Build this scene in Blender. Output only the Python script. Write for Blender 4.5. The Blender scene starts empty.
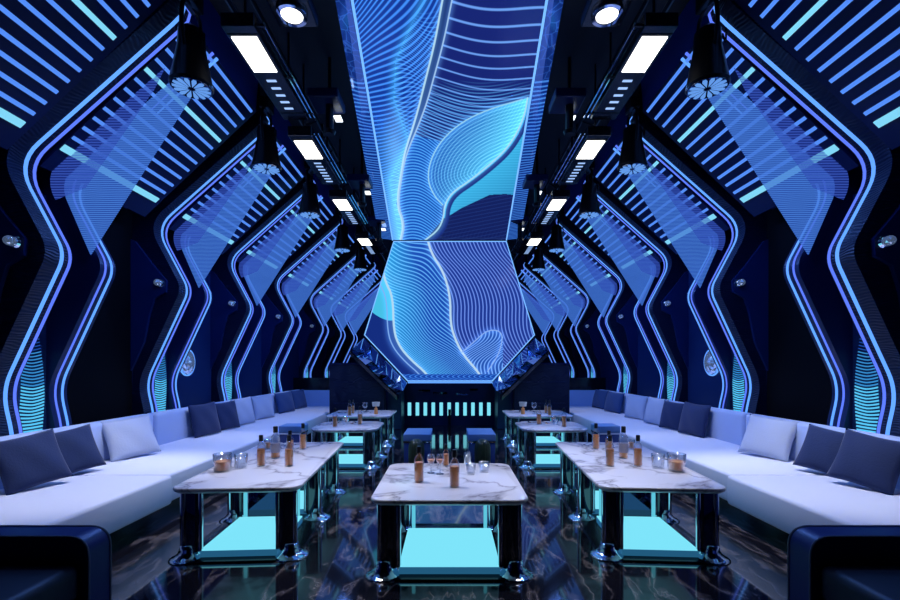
import bpy, bmesh, math, random
import numpy as np
from mathutils import Vector, Matrix
random.seed(7)
PI = math.pi
SC = bpy.context.scene
COL = SC.collection
F = 450.0; CX = 449.5; HY = 365.0; CH = 1.42

def wx(px, Y): return (px - CX) * Y / F
def wz(py, Y): return CH - (py - HY) * Y / F

# ------------------------------------------------------------------ materials
def _nt(name):
    m = bpy.data.materials.new(name); m.use_nodes = True
    nt = m.node_tree; nt.nodes.clear()
    out = nt.nodes.new('ShaderNodeOutputMaterial')
    return m, nt, out
def pbr(name, col, rough=.5, metal=0., spec=.5, emit=None, es=0., coat=0., trans=0., sheen=0., bump=None, ior=1.5):
    m, nt, out = _nt(name)
    p = nt.nodes.new('ShaderNodeBsdfPrincipled')
    p.inputs['Base Color'].default_value = (*col, 1)
    p.inputs['Roughness'].default_value = rough
    p.inputs['Metallic'].default_value = metal
    p.inputs['Specular IOR Level'].default_value = spec
    p.inputs['Coat Weight'].default_value = coat
    p.inputs['Transmission Weight'].default_value = trans
    p.inputs['Sheen Weight'].default_value = sheen
    p.inputs['IOR'].default_value = ior
    if emit:
        p.inputs['Emission Color'].default_value = (*emit, 1); p.inputs['Emission Strength'].default_value = es
    nt.links.new(p.outputs[0], out.inputs[0])
    if bump:
        tc = nt.nodes.new('ShaderNodeTexCoord')
        n = nt.nodes.new('ShaderNodeTexNoise'); n.inputs['Scale'].default_value = bump[0]; n.inputs['Detail'].default_value = 4
        b = nt.nodes.new('ShaderNodeBump'); b.inputs['Strength'].default_value = bump[1]; b.inputs['Distance'].default_value = bump[2]
        nt.links.new(tc.outputs['Object'], n.inputs['Vector']); nt.links.new(n.outputs[0], b.inputs['Height'])
        nt.links.new(b.outputs[0], p.inputs['Normal'])
    return m
def emis(name, col, s):
    m, nt, out = _nt(name)
    e = nt.nodes.new('ShaderNodeEmission'); e.inputs[0].default_value = (*col, 1); e.inputs[1].default_value = s
    nt.links.new(e.outputs[0], out.inputs[0]); return m
def ramp(nt, stops):
    r = nt.nodes.new('ShaderNodeValToRGB'); cr = r.color_ramp
    while len(cr.elements) < len(stops): cr.elements.new(.5)
    for e, (p, c) in zip(cr.elements, stops):
        e.position = p; e.color = (*c, 1) if len(c) == 3 else c
    return r
def marble(name, base, vein, scale, rough, dark=False):
    m, nt, out = _nt(name)
    p = nt.nodes.new('ShaderNodeBsdfPrincipled'); p.inputs['Roughness'].default_value = rough
    tc = nt.nodes.new('ShaderNodeTexCoord')
    n1 = nt.nodes.new('ShaderNodeTexNoise'); n1.inputs['Scale'].default_value = scale * .6; n1.inputs['Detail'].default_value = 6; n1.inputs['Distortion'].default_value = .9
    mx = nt.nodes.new('ShaderNodeVectorMath'); mx.operation = 'MULTIPLY_ADD'
    mx.inputs[1].default_value = (1.1, 1.1, 1.1)
    mp = nt.nodes.new('ShaderNodeMapping'); mp.inputs['Scale'].default_value = (2.6, 1, 1) if dark else (1, 1, 1); mp.inputs['Rotation'].default_value = (0, 0, .5 if dark else 0)
    nt.links.new(tc.outputs['Object'], mp.inputs['Vector'])
    nt.links.new(mp.outputs[0], n1.inputs['Vector'])
    nt.links.new(n1.outputs['Color'], mx.inputs[0]); nt.links.new(mp.outputs[0], mx.inputs[2])
    n2 = nt.nodes.new('ShaderNodeTexNoise'); n2.inputs['Scale'].default_value = scale; n2.inputs['Detail'].default_value = 5; n2.inputs['Distortion'].default_value = .5
    nt.links.new(mx.outputs[0], n2.inputs['Vector'])
    s = nt.nodes.new('ShaderNodeMath'); s.operation = 'SUBTRACT'; s.inputs[1].default_value = .5
    a = nt.nodes.new('ShaderNodeMath'); a.operation = 'ABSOLUTE'
    nt.links.new(n2.outputs[0], s.inputs[0]); nt.links.new(s.outputs[0], a.inputs[0])
    r = ramp(nt, [(0, vein), (.012 if not dark else .006, tuple((vein[i] * .5 + base[i] * .5) for i in range(3))), (.05 if not dark else .04, base), (1, base)])
    nt.links.new(a.outputs[0], r.inputs[0]); nt.links.new(r.outputs[0], p.inputs['Base Color'])
    if dark:
        p.inputs['Specular IOR Level'].default_value = .9
        p.inputs['Coat Weight'].default_value = .5; p.inputs['Coat Roughness'].default_value = .03
    nt.links.new(p.outputs[0], out.inputs[0]); return m

M = {}
M['floor'] = marble('floor_marble', (.006, .006, .010), (.13, .11, .115), 1.6, .075, True)
M['marble'] = marble('white_marble', (.74, .73, .78), (.30, .28, .31), 1.5, .13)
M['black'] = pbr('black_gloss', (.004, .005, .009), .18, spec=.6)
M['black_matte'] = pbr('black_matte', (.0015, .002, .004), .7, spec=.06)
M['navy'] = pbr('navy_gloss', (.004, .010, .06), .32, spec=.35)
M['ceiling'] = pbr('ceiling_black', (.004, .005, .010), .55)
M['chrome'] = pbr('chrome', (.75, .78, .85), .06, metal=1)
M['darkchrome'] = pbr('smoked_mirror', (.10, .14, .24), .05, metal=1)
M['gunmetal'] = pbr('black_metal', (.012, .014, .02), .3, metal=.6)
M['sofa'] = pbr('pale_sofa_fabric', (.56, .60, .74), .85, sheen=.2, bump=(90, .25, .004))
M['sofa_bluelit'] = pbr('sofa_fabric_blue_lit', (.33, .42, .66), .85, sheen=.2, bump=(90, .25, .004))  # same sofa fabric, with the blue light on the backrests put into its colour
M['pil_light'] = pbr('light_grey_linen', (.34, .40, .56), .9, sheen=.2, bump=(70, .4, .006))
M['pil_navy'] = pbr('navy_linen', (.004, .018, .085), .9, sheen=.1, bump=(70, .4, .006))
M['pil_mid'] = pbr('slate_blue_linen', (.014, .05, .17), .9, sheen=.1, bump=(70, .4, .006))
M['leather'] = pbr('navy_leather', (.002, .012, .13), .38, bump=(60, .15, .003))
M['leather_d'] = pbr('dark_leather', (.006, .011, .026), .5, bump=(60, .15, .003))
M['piping'] = pbr('grey_piping', (.18, .17, .2), .5)
M['stool'] = pbr('stool_velvet', (.13, .26, .52), .5)
M['wall'] = pbr('wall_navy', (.005, .019, .085), .35, spec=.35)
M['soffit'] = pbr('soffit_navy', (.002, .007, .05), .35, spec=.2)
M['fascia'] = pbr('fascia_blue_wash', (.010, .035, .30), .3, spec=.4)  # blue light washing the fascia is put into the base colour
M['wave_lo'] = emis('wave_cyan', (.10, .58, .95), 1.0)
M['wave_mid'] = emis('wave_azure', (.05, .36, .85), .75)
M['wave_hi'] = emis('wave_blue', (.02, .12, .6), .6)
M['pier_lit'] = pbr('pier_teal_glow', (.012, .06, .12), .4)  # teal glow beside the stage painted into the pier colour
M['board'] = pbr('contour_navy', (.004, .015, .09), .3, spec=.4)
M['mirror_b'] = pbr('blue_mirror_facets', (.30, .42, .60), .06, metal=1)
M['cyan'] = emis('cyan_light', (.21, .78, .96), 1.0)
M['cyan_dim'] = emis('cyan_strip_light', (.13, .66, .85), .85)
M['white_light'] = emis('warm_white_light', (1, .97, .92), 4)
M['white_dim'] = emis('small_white_light', (.8, .9, 1), 2.5)
M['spot_face'] = emis('blue_lens_light', (.14, .36, .9), .9)
M['led_a'] = emis('led_ice_blue', (.11, .33, 1), 1.3)
M['led_b'] = emis('led_violet_blue', (.11, .20, 1), 1.1)
M['bar_blue'] = emis('bar_blue', (.09, .27, .95), 1.0)
M['bar_cyan'] = emis('bar_cyan', (.22, .68, .95), 1.0)
M['edge'] = emis('screen_edge_light', (.18, .46, 1), 1.2)
M['dash'] = emis('dash_light', (.35, .55, 1), 1.1)
M['amber'] = pbr('amber_spirit', (1, .40, .13), .15, trans=.20, ior=1.36, emit=(.9, .28, .08), es=0.0)
M['cap'] = pbr('black_cap', (.01, .01, .013), .35)
M['paper'] = pbr('bottle_label', (.35, .32, .38), .6)
M['olive'] = pbr('olive_ribbed', (.03, .045, .02), .35)
M['candle'] = pbr('cream_shade', (.8, .7, .55), .7)
def glass_mat():
    m, nt, out = _nt('clear_glass')
    t = nt.nodes.new('ShaderNodeBsdfTransparent'); t.inputs[0].default_value = (.90, .93, .97, 1)
    g = nt.nodes.new('ShaderNodeBsdfGlossy'); g.inputs['Roughness'].default_value = .03
    lw = nt.nodes.new('ShaderNodeLayerWeight'); lw.inputs[0].default_value = .35
    mx = nt.nodes.new('ShaderNodeMixShader')
    nt.links.new(lw.outputs['Facing'], mx.inputs[0]); nt.links.new(t.outputs[0], mx.inputs[1]); nt.links.new(g.outputs[0], mx.inputs[2])
    nt.links.new(mx.outputs[0], out.inputs[0]); return m
M['glass'] = glass_mat()
def tint_glass():
    m, nt, out = _nt('blue_tinted_glass')
    t = nt.nodes.new('ShaderNodeBsdfTransparent'); t.inputs[0].default_value = (.06, .12, .28, 1)
    g = nt.nodes.new('ShaderNodeBsdfGlossy'); g.inputs['Roughness'].default_value = .03; g.inputs[0].default_value = (.6, .75, 1, 1)
    mx = nt.nodes.new('ShaderNodeMixShader'); mx.inputs[0].default_value = .08
    nt.links.new(t.outputs[0], mx.inputs[1]); nt.links.new(g.outputs[0], mx.inputs[2]); nt.links.new(mx.outputs[0], out.inputs[0]); return m
M['tint'] = tint_glass()
def relief_mat():
    m, nt, out = _nt('relief_navy')
    p = nt.nodes.new('ShaderNodeBsdfPrincipled'); p.inputs['Base Color'].default_value = (.002, .005, .028, 1); p.inputs['Roughness'].default_value = .4; p.inputs['Specular IOR Level'].default_value = .22
    tc = nt.nodes.new('ShaderNodeTexCoord')
    w = nt.nodes.new('ShaderNodeTexWave'); w.bands_direction = 'Z'; w.inputs['Scale'].default_value = 13; w.inputs['Distortion'].default_value = 7; w.inputs['Detail'].default_value = 0; w.inputs['Detail Scale'].default_value = .6
    b = nt.nodes.new('ShaderNodeBump'); b.inputs['Strength'].default_value = .35; b.inputs['Distance'].default_value = .02
    nt.links.new(tc.outputs['Object'], w.inputs['Vector']); nt.links.new(w.outputs['Fac'], b.inputs['Height']); nt.links.new(b.outputs[0], p.inputs['Normal'])
    nt.links.new(p.outputs[0], out.inputs[0]); return m
M['relief'] = relief_mat()
def acrylic_mat(name, scale, dist, c0, c1, alpha0, alpha1, strength, direction='Z'):
    """edge-lit engraved acrylic: fine glowing engraved lines in a clear sheet"""
    m, nt, out = _nt(name)
    tc = nt.nodes.new('ShaderNodeTexCoord')
    w = nt.nodes.new('ShaderNodeTexWave'); w.bands_direction = direction
    w.inputs['Scale'].default_value = scale; w.inputs['Distortion'].default_value = dist; w.inputs['Detail'].default_value = 1
    w.inputs['Detail Scale'].default_value = .35
    nt.links.new(tc.outputs['Object'], w.inputs['Vector'])
    mr = nt.nodes.new('ShaderNodeMapRange'); mr.inputs[1].default_value = .45; mr.inputs[2].default_value = .95
    mr.inputs[3].default_value = alpha0; mr.inputs[4].default_value = alpha1
    nt.links.new(w.outputs['Fac'], mr.inputs[0])
    cm = nt.nodes.new('ShaderNodeMix'); cm.data_type = 'RGBA'
    cm.inputs[6].default_value = (*c0, 1); cm.inputs[7].default_value = (*c1, 1)
    nt.links.new(w.outputs['Fac'], cm.inputs[0])
    e = nt.nodes.new('ShaderNodeEmission'); e.inputs[1].default_value = strength; nt.links.new(cm.outputs[2], e.inputs[0])
    t = nt.nodes.new('ShaderNodeBsdfTransparent')
    mx = nt.nodes.new('ShaderNodeMixShader')
    nt.links.new(mr.outputs[0], mx.inputs[0]); nt.links.new(t.outputs[0], mx.inputs[1]); nt.links.new(e.outputs[0], mx.inputs[2])
    nt.links.new(mx.outputs[0], out.inputs[0]); return m
M['acrylic_a'] = acrylic_mat('etched_acrylic_outer', 13, 1.5, (.015, .05, .55), (.08, .18, .9), .30, .60, .6)
M['acrylic_b'] = acrylic_mat('etched_acrylic_inner', 17, 2.5, (.015, .09, .70), (.11, .33, 1), .42, .78, .72)
def vcol_mat(name, s):
    m, nt, out = _nt(name)
    a = nt.nodes.new('ShaderNodeAttribute'); a.attribute_name = 'picture'
    e = nt.nodes.new('ShaderNodeEmission'); e.inputs[1].default_value = s
    nt.links.new(a.outputs['Color'], e.inputs[0])
    g = nt.nodes.new('ShaderNodeBsdfGlossy'); g.inputs['Roughness'].default_value = .15; g.inputs[0].default_value = (.03, .03, .04, 1)
    ad = nt.nodes.new('ShaderNodeAddShader')
    nt.links.new(e.outputs[0], ad.inputs[0]); nt.links.new(g.outputs[0], ad.inputs[1]); nt.links.new(ad.outputs[0], out.inputs[0]); return m
M['screen'] = vcol_mat('led_screen_picture', .88)
M['crystal'] = pbr('cut_crystal', (.8, .88, 1), .05, metal=.85, emit=(.4, .6, 1), es=.12)

# ------------------------------------------------------------------ mesh helpers
class MB:
    def __init__(s): s.v = []; s.f = []
    def add(s, vs, fs):
        o = len(s.v); s.v += [tuple(v) for v in vs]; s.f += [[i + o for i in f] for f in fs]; return s
    def box(s, x0, x1, y0, y1, z0, z1, r=0, seg=2):
        x0, x1 = min(x0, x1), max(x0, x1); y0, y1 = min(y0, y1), max(y0, y1); z0, z1 = min(z0, z1), max(z0, z1)
        if r <= 0:
            vs = [(x, y, z) for x in (x0, x1) for y in (y0, y1) for z in (z0, z1)]
            return s.add(vs, [(0, 1, 3, 2), (4, 6, 7, 5), (0, 4, 5, 1), (2, 3, 7, 6), (0, 2, 6, 4), (1, 5, 7, 3)])
        bm = bmesh.new(); bmesh.ops.create_cube(bm, size=1)
        for v in bm.verts:
            v.co = Vector(((x0 + x1) / 2 + v.co.x * (x1 - x0), (y0 + y1) / 2 + v.co.y * (y1 - y0), (z0 + z1) / 2 + v.co.z * (z1 - z0)))
        bmesh.ops.bevel(bm, geom=bm.edges[:], offset=r, segments=seg, affect='EDGES', profile=.5)
        return s.bm(bm)
    def bm(s, bm, mat=None):
        bm.verts.ensure_lookup_table(); bm.verts.index_update()
        s.add([(mat @ v.co) if mat else v.co for v in bm.verts], [[v.index for v in f.verts] for f in bm.faces]); bm.free(); return s
    def prism(s, poly, a, b, axis='y'):
        """poly = list of 2-D points; axis y: (x,z) ; axis z: (x,y) ; axis x: (y,z)"""
        def q(p, t):
            return (p[0], t, p[1]) if axis == 'y' else ((p[0], p[1], t) if axis == 'z' else (t, p[0], p[1]))
        n = len(poly); vs = [q(p, a) for p in poly] + [q(p, b) for p in poly]
        fs = [list(range(n))[::-1], list(range(n, 2 * n))] + [[i, (i + 1) % n, n + (i + 1) % n, n + i] for i in range(n)]
        return s.add(vs, fs)
    def tube(s, pts, r, n=8, closed=False):
        pts = [Vector(p) for p in pts]; m = len(pts); vs = []; fs = []
        up = None
        for i, p in enumerate(pts):
            a = pts[i - 1] if (i > 0 or closed) else p; b = pts[(i + 1) % m] if (i < m - 1 or closed) else p
            d = (b - a).normalized()
            if up is None: up = Vector((0, 0, 1)) if abs(d.z) < .9 else Vector((1, 0, 0))
            u = (up - d * up.dot(d)).normalized(); w = d.cross(u); up = u
            rr = r[i] if isinstance(r, (list, tuple)) else r
            for k in range(n):
                t = 2 * PI * k / n; vs.append(p + (u * math.cos(t) + w * math.sin(t)) * rr)
        for i in range(m - (0 if closed else 1)):
            for k in range(n):
                a = i * n + k; b = i * n + (k + 1) % n; c = ((i + 1) % m) * n + (k + 1) % n; d = ((i + 1) % m) * n + k
                fs.append([a, b, c, d])
        if not closed: fs += [list(range(n))[::-1], [(m - 1) * n + k for k in range(n)]]
        return s.add(vs, fs)
    def lathe(s, prof, n=24, c=(0, 0, 0), ribs=0, amp=0, caps=True):
        vs = []; fs = []; m = len(prof)
        for r, z in prof:
            for k in range(n):
                t = 2 * PI * k / n; rr = r * (1 + (amp * abs(math.sin(t * ribs / 2)) if ribs else 0))
                vs.append((c[0] + rr * math.cos(t), c[1] + rr * math.sin(t), c[2] + z))
        for i in range(m - 1):
            for k in range(n):
                fs.append([i * n + k, i * n + (k + 1) % n, (i + 1) * n + (k + 1) % n, (i + 1) * n + k])
        if caps and prof[0][0] > 1e-3: fs.append(list(range(n))[::-1])
        if caps and prof[-1][0] > 1e-3: fs.append([(m - 1) * n + k for k in range(n)])
        return s.add(vs, fs)
    def build(s, name, mat, parent=None, smooth=False, loc=None):
        me = bpy.data.meshes.new(name); me.from_pydata(s.v, [], s.f); me.validate()
        bm = bmesh.new(); bm.from_mesh(me); bmesh.ops.remove_doubles(bm, verts=bm.verts, dist=1e-6)
        bmesh.ops.recalc_face_normals(bm, faces=bm.faces); bm.to_mesh(me); bm.free()
        me.materials.append(M[mat] if isinstance(mat, str) else mat)
        o = bpy.data.objects.new(name, me); COL.objects.link(o)
        if parent: o.parent = parent
        if loc: o.location = loc
        if smooth:
            for p in me.polygons: p.use_smooth = True
            if smooth != 'all':
                me.set_sharp_from_angle(angle=math.radians(40))
        return o
def tag(o, label=None, cat=None, group=None, kind=None):
    if label: o['label'] = label
    if cat: o['category'] = cat
    if group: o['group'] = group
    if kind: o['kind'] = kind
    return o
def thing(name, label, cat, loc=(0, 0, 0), rz=0, group=None):
    o = bpy.data.objects.new(name, None); COL.objects.link(o); o.location = loc; o.rotation_euler = (0, 0, rz)
    o.empty_display_size = .1
    return tag(o, label, cat, group)
def dup(root, loc, label, rz=None, group=None):
    r = root.copy(); COL.objects.link(r); r.location = loc
    if rz is not None: r.rotation_euler = (0, 0, rz)
    r['label'] = label
    if group: r['group'] = group
    for ch in list(root.children):
        c = ch.copy(); COL.objects.link(c); c.parent = r
        for g in list(ch.children):
            d = g.copy(); COL.objects.link(d); d.parent = c
    return r
def fillet(pts, rad, n=7):
    out = [Vector(pts[0])]
    for i in range(1, len(pts) - 1):
        p = Vector(pts[i]); a = Vector(pts[i - 1]) - p; b = Vector(pts[i + 1]) - p
        d = min(rad[i] if isinstance(rad, (list, tuple)) else rad, a.length * .45, b.length * .45)
        A = p + a.normalized() * d; B = p + b.normalized() * d
        for k in range(n + 1):
            t = k / n; out.append(A * (1 - t) ** 2 + p * 2 * t * (1 - t) + B * t * t)
    out.append(Vector(pts[-1])); return [tuple(p) for p in out]
def side(s): return 'left' if s < 0 else 'right'
ORD = ['nearest', 'second', 'third', 'fourth', 'fifth', 'sixth', 'seventh', 'eighth']

# ------------------------------------------------------------------ room shell
YB = 18.0
tag(MB().box(-4.2, 4.2, -2, YB, -.1, 0).build('floor', 'floor'), kind='structure')
tag(MB().box(-4.2, 4.2, -2, YB, 4.9, 5.0).build('ceiling', 'ceiling'), kind='structure')
tag(MB().box(-4.2, 4.2, YB, YB + .1, 0, 4.9).build('wall_back', 'wall'), kind='structure')
tag(MB().box(-4.2, 4.2, -2.1, -2, 0, 4.9).build('wall_front', 'black_matte'), kind='structure')
for s in (-1, 1):
    tag(MB().box(s * 4.0, s * 4.15, -2, YB, 0, 4.9).build('wall_' + side(s), 'wall'), kind='structure')

# ------------------------------------------------------------------ arch ribs with light lines
PROF = [(-3.78, .42), (-3.78, .80), (-3.87, 1.20), (-3.325, 2.375), (-3.745, 3.17), (-2.30, 4.46)]
RAD = [0, .12, .18, .13, .26, 0]
prof = fillet(PROF, RAD)
# profile with the rounded nose at the upper tip
nose = prof[:-1] + [(-2.40, 4.365), (-2.315, 4.45), (-2.295, 4.52), (-2.33, 4.58)]
RIBY = [3.9, 5.75, 7.6, 9.6, 11.9, 13.9, 15.8]
def mir(p, s): return (-s * p[0], p[1])    # profile is written for the left side
def strip(path, s, y0, y1, lift, thick):
    """light strip lying on the inner face of the profile"""
    mb = MB(); n = len(path); V = [Vector(p) for p in path]; vs = []
    for i in range(n):
        d = (V[min(i + 1, n - 1)] - V[max(i - 1, 0)]).normalized(); nn = Vector((d.y, -d.x))   # towards the room
        for (l, y) in ((lift, y0), (lift, y1), (lift - thick, y1), (lift - thick, y0)):
            q = V[i] + nn * l; x, z = mir(q, s); vs.append((x, y, z))
    fs = [[4 * i + k, 4 * i + (k + 1) % 4, 4 * i + 4 + (k + 1) % 4, 4 * i + 4 + k] for i in range(n - 1) for k in range(4)]
    fs += [[0, 1, 2, 3], [4 * n - 4 + k for k in range(4)]]
    return mb.add(vs, fs)
def wave_panel(s, za, zb):
    """chevron light lines rising up the recessed panel"""
    mb = MB(); x = s * 3.862; z = .80; k = 0
    while z < 2.0:
        f = (z - .8) / 1.2; th = .016 * (1 - f) ** .8 + .0015; c = .245 + .03 * math.sin(f * 5); w = .125 - .03 * f
        pts = []
        for i in range(9):
            t = i / 8 * 2 - 1; pts.append((c + w * t, z + .022 * (abs(t) ** 1.5) * min(1, f * 6) - .0))
        vs = [(x, y, zz) for y, zz in pts] + [(x, y, zz + th) for y, zz in pts]
        vs += [(x + s * .006, y, zz) for y, zz in pts] + [(x + s * .006, y, zz + th) for y, zz in pts]
        for i in range(8):
            pass
        fs = [[i, i + 1, 10 + i, 9 + i] for i in range(8)] + [[18 + i, 27 + i, 28 + i, 19 + i] for i in range(8)]
        fs += [[i, 18 + i, 19 + i, i + 1] for i in range(8)] + [[9 + i, 10 + i, 28 + i, 27 + i] for i in range(8)] + [[0, 9, 27, 18], [8, 26, 35, 17]]
        if za <= z < zb: mb.add(vs, fs)
        z += .030
    return mb
def make_rib(s, Y, label):
    t = thing('wall_rib', label, 'lit wall rib', (0, Y, 0), 0, 'zigzag wall ribs on the %s' % side(s))
    poly = [mir(p, s) for p in nose] + [mir(p, s) for p in ((-2.36, 4.899), (-3.995, 4.899), (-3.995, .001), (-3.78, .001))]
    MB().prism(poly, -.17, .10).build('rib_fin', 'relief', t)
    cb = [(-3.996, 3.0), (-3.88, 2.95), (-3.66, 2.66), (-3.49, 2.46), (-3.50, 2.32), (-3.64, 2.24), (-3.70, 2.06), (-3.77, 1.7), (-3.93, 1.35), (-3.94, .9), (-3.996, .85)]
    MB().prism([mir(p, s) for p in cb], -.205, -.165).build('contour_board', 'board', t)
    low = [p for p in prof if p[1] < 3.30]
    poly = [mir(p, s) for p in low] + [mir(p, s) for p in ((-3.995, 3.3), (-3.995, .001), (-3.78, .001))]
    MB().prism(poly, .42, .62).build('rear_fin', 'navy', t)
    MB().box(s * 3.87, s * 3.995, .10, .42, .001, 3.05).build('recess_panel', 'wall', t)
    strip(nose, s, -.025, 0.005, .008, .02).build('led_strip', 'led_a', t)
    strip(nose, s, .062, .086, .008, .02).build('led_strip', 'led_b', t)
    strip(prof, s, .475, .490, .010, .02).build('led_strip', 'led_b', t)
    strip(prof, s, .552, .572, .010, .02).build('led_strip', 'led_a', t)
    wave_panel(s, 0, 1.22).build('wave_light', 'wave_lo', t); wave_panel(s, 1.22, 1.55).build('wave_light', 'wave_mid', t); wave_panel(s, 1.55, 9).build('wave_light', 'wave_hi', t)
    # etched acrylic sheets filling the hollow between elbow and tip
    hol = [p for p in prof if p[1] > 2.50]
    a = [mir(p, s) for p in hol[:-1] if p[1] > 2.62] + [mir(p, s) for p in ((-2.62, 4.15), (-2.72, 3.95), (-3.35, 3.05))]
    MB().prism(a, .235, .243).build('etched_sheet', 'acrylic_a', t)
    b = [mir(p, s) for p in hol[:-1]] + [mir(p, s) for p in ((-2.42, 4.33), (-2.37, 4.12), (-3.42, 2.47))]
    MB().prism(b, .385, .395).build('etched_sheet', 'acrylic_b', t)
    return t
RB = [.165 + .067 * k for k in range(13)]
A0 = Vector((-3.69, 3.15)); A1 = Vector((-2.30, 4.46)); AN = Vector((A1.y - A0.y, -(A1.x - A0.x))).normalized()
def make_soffit(s, Y, L, label):
    t = thing('light_bar_soffit', label, 'ceiling panel', (0, Y, 0), 0, 'sloped ceiling panels of light bars on the %s' % side(s))
    def q(tt, off): return mir(A0 + (A1 - A0) * tt + AN * off, s)
    MB().prism([q(.03, -.012), q(.995, -.012), q(.995, -.06), q(.03, -.06)], .12, L).build('soffit_board', 'soffit', t)
    # upright fascia above the inner edge of the sloped board
    MB().prism([q(.99, -.012), mir((-2.29, 4.899), s), mir((-2.34, 4.899), s), q(.97, -.02)], .12, L).build('fascia', 'fascia', t)
    for i, tt in enumerate(RB):
        thick = i in (0, 8); w = .017 if i == 0 else (.011 if thick else .0085)
        MB().prism([q(tt - w, .004), q(tt + w, .004), q(tt + w, -.016), q(tt - w, -.016)], .13, L - .07).build('light_bar', 'bar_cyan' if thick else 'bar_blue', t)
    return t
for s in (-1, 1):
    r0 = so0 = None
    for k, Y in enumerate(RIBY):
        lab = '%s dark blue zigzag rib outlined in double blue light lines, %s wall' % (ORD[k], side(s))
        if k == 0: r0 = make_rib(s, Y, lab)
        else: dup(r0, (0, Y, 0), lab)
    so0 = make_soffit(s, 1.95, 1.77, 'sloped panel of blue light bars in front of the nearest %s rib' % side(s))
    for k, Y in enumerate(RIBY[:-1]):
        if k == 0:
            so1 = make_soffit(s, Y, 1.50, 'sloped panel of blue light bars just behind the nearest %s rib' % side(s))
        else:
            dup(so1, (0, Y, 0), 'sloped panel of blue light bars behind the %s rib on the %s' % (ORD[k], side(s)))
    # bay panels between the ribs
    names = ['black tall flat wall panel between the nearest and second %s ribs'] + ['dark blue wall panel behind the %s rib on the %%s wall' % ORD[k] for k in range(1, 6)]
    for k in range(6):
        y0 = RIBY[k] + .62; y1 = RIBY[k + 1] - .17
        o = MB().box(s * 3.93, s * 3.995, y0, y1, .002, 3.32, .008, 1).build('wall_panel', 'black_matte' if k == 0 else 'wall')
        tag(o, names[k] % side(s), 'wall panel', 'wall panels on the %s' % side(s))
    # crystal lamps on the front faces of the ribs
    for k in range(5):
        Y = RIBY[k] - .17
        t = thing('crystal_wall_lamp', 'small round cut crystal lamp on the %s rib of the %s wall' % (ORD[k], side(s)), 'wall lamp',
                  (s * 3.57, Y - .036, 2.43), 0, 'crystal lamps on the %s ribs' % side(s))
        bm = bmesh.new(); bmesh.ops.create_icosphere(bm, subdivisions=2, radius=.042)
        MB().bm(bm, Matrix.Translation((0, -.045, 0))).build('crystal', 'crystal', t)
        mb = MB(); bm = bmesh.new(); bmesh.ops.create_cone(bm, cap_ends=True, segments=20, radius1=.055, radius2=.045, depth=.02)
        mb.bm(bm, Matrix.Translation((0, -.010, 0)) @ Matrix.Rotation(PI / 2, 4, 'X')).build('mount', 'chrome', t)
    # round crystal sconce behind the second rib
    t = thing('round_sconce', 'round crystal disc sconce with glowing rim on the %s wall behind the second rib' % side(s), 'wall lamp', (s * 3.93, 6.72, 1.46), 0)
    mb = MB()
    rings = [(.175, 0), (.175, .03), (.13, .055), (.07, .075), (0.0001, .085)]
    vs = []; fs = []; n = 16
    for r, h in rings:
        for k in range(n):
            a = 2 * PI * (k + (.5 if h in (.055,) else 0)) / n; vs.append((-s * h, r * math.cos(a), r * math.sin(a)))
    for i in range(len(rings) - 1):
        for k in range(n):
            a, b, c, d = i * n + k, i * n + (k + 1) % n, (i + 1) * n + (k + 1) % n, (i + 1) * n + k
            fs += [[a, b, c], [a, c, d]]
    mb.add(vs, fs).build('crystal_disc', 'crystal', t)
    MB().tube([(-s * .012, .195 * math.cos(a), .195 * math.sin(a)) for a in [2 * PI * k / 32 for k in range(32)]], .012, 6, True).build('glow_ring', 'led_a', t, True)

# ------------------------------------------------------------------ screens
def dist_poly(X, Y, pts):
    d = np.full(X.shape, 1e9); par = np.zeros(X.shape)
    L = 0
    for (ax, ay), (bx, by) in zip(pts[:-1], pts[1:]):
        vx, vy = bx - ax, by - ay; l2 = vx * vx + vy * vy
        t = np.clip(((X - ax) * vx + (Y - ay) * vy) / l2, 0, 1)
        dd = np.hypot(X - ax - t * vx, Y - ay - t * vy)
        m = dd < d; d = np.where(m, dd, d); par = np.where(m, L + t * math.sqrt(l2), par); L += math.sqrt(l2)
    return d, par
def inside(X, Y, pts):
    r = np.zeros(X.shape, bool); n = len(pts)
    for i in range(n):
        x1, y1 = pts[i]; x2, y2 = pts[(i + 1) % n]
        if y1 == y2: continue
        c = ((y1 > Y) != (y2 > Y)) & (X < (x2 - x1) * (Y - y1) / (y2 - y1) + x1); r ^= c
    return r
def smooth_pts(pts, k=3):
    for _ in range(k):
        q = [pts[0]]
        for a, b in zip(pts[:-1], pts[1:]):
            q += [(a[0] * .75 + b[0] * .25, a[1] * .75 + b[1] * .25), (a[0] * .25 + b[0] * .75, a[1] * .25 + b[1] * .75)]
        q.append(pts[-1]); pts = q
    return pts
def lines(ph, w=.35):
    f = np.abs((ph % 1.0) - .5) * 2; return np.clip((f - (1 - w)) / w * 1.6, 0, 1)
def C(*c): return np.array(c)[None, None, :]
def over(img, a, c): return img * (1 - a[..., None]) + C(*c) * a[..., None]
def addc(img, a, c): return img + C(*c) * a[..., None]
def glowline(img, X, Y, pts, w, c, halo=9, ha=.35):
    d, _ = dist_poly(X, Y, pts)
    img = addc(img, np.exp(-(d / halo) ** 2) * ha, (c[0] * .3, c[1] * .5, c[2] * .8))
    return over(img, np.clip(w + .8 - d, 0, 1), c)
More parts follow.
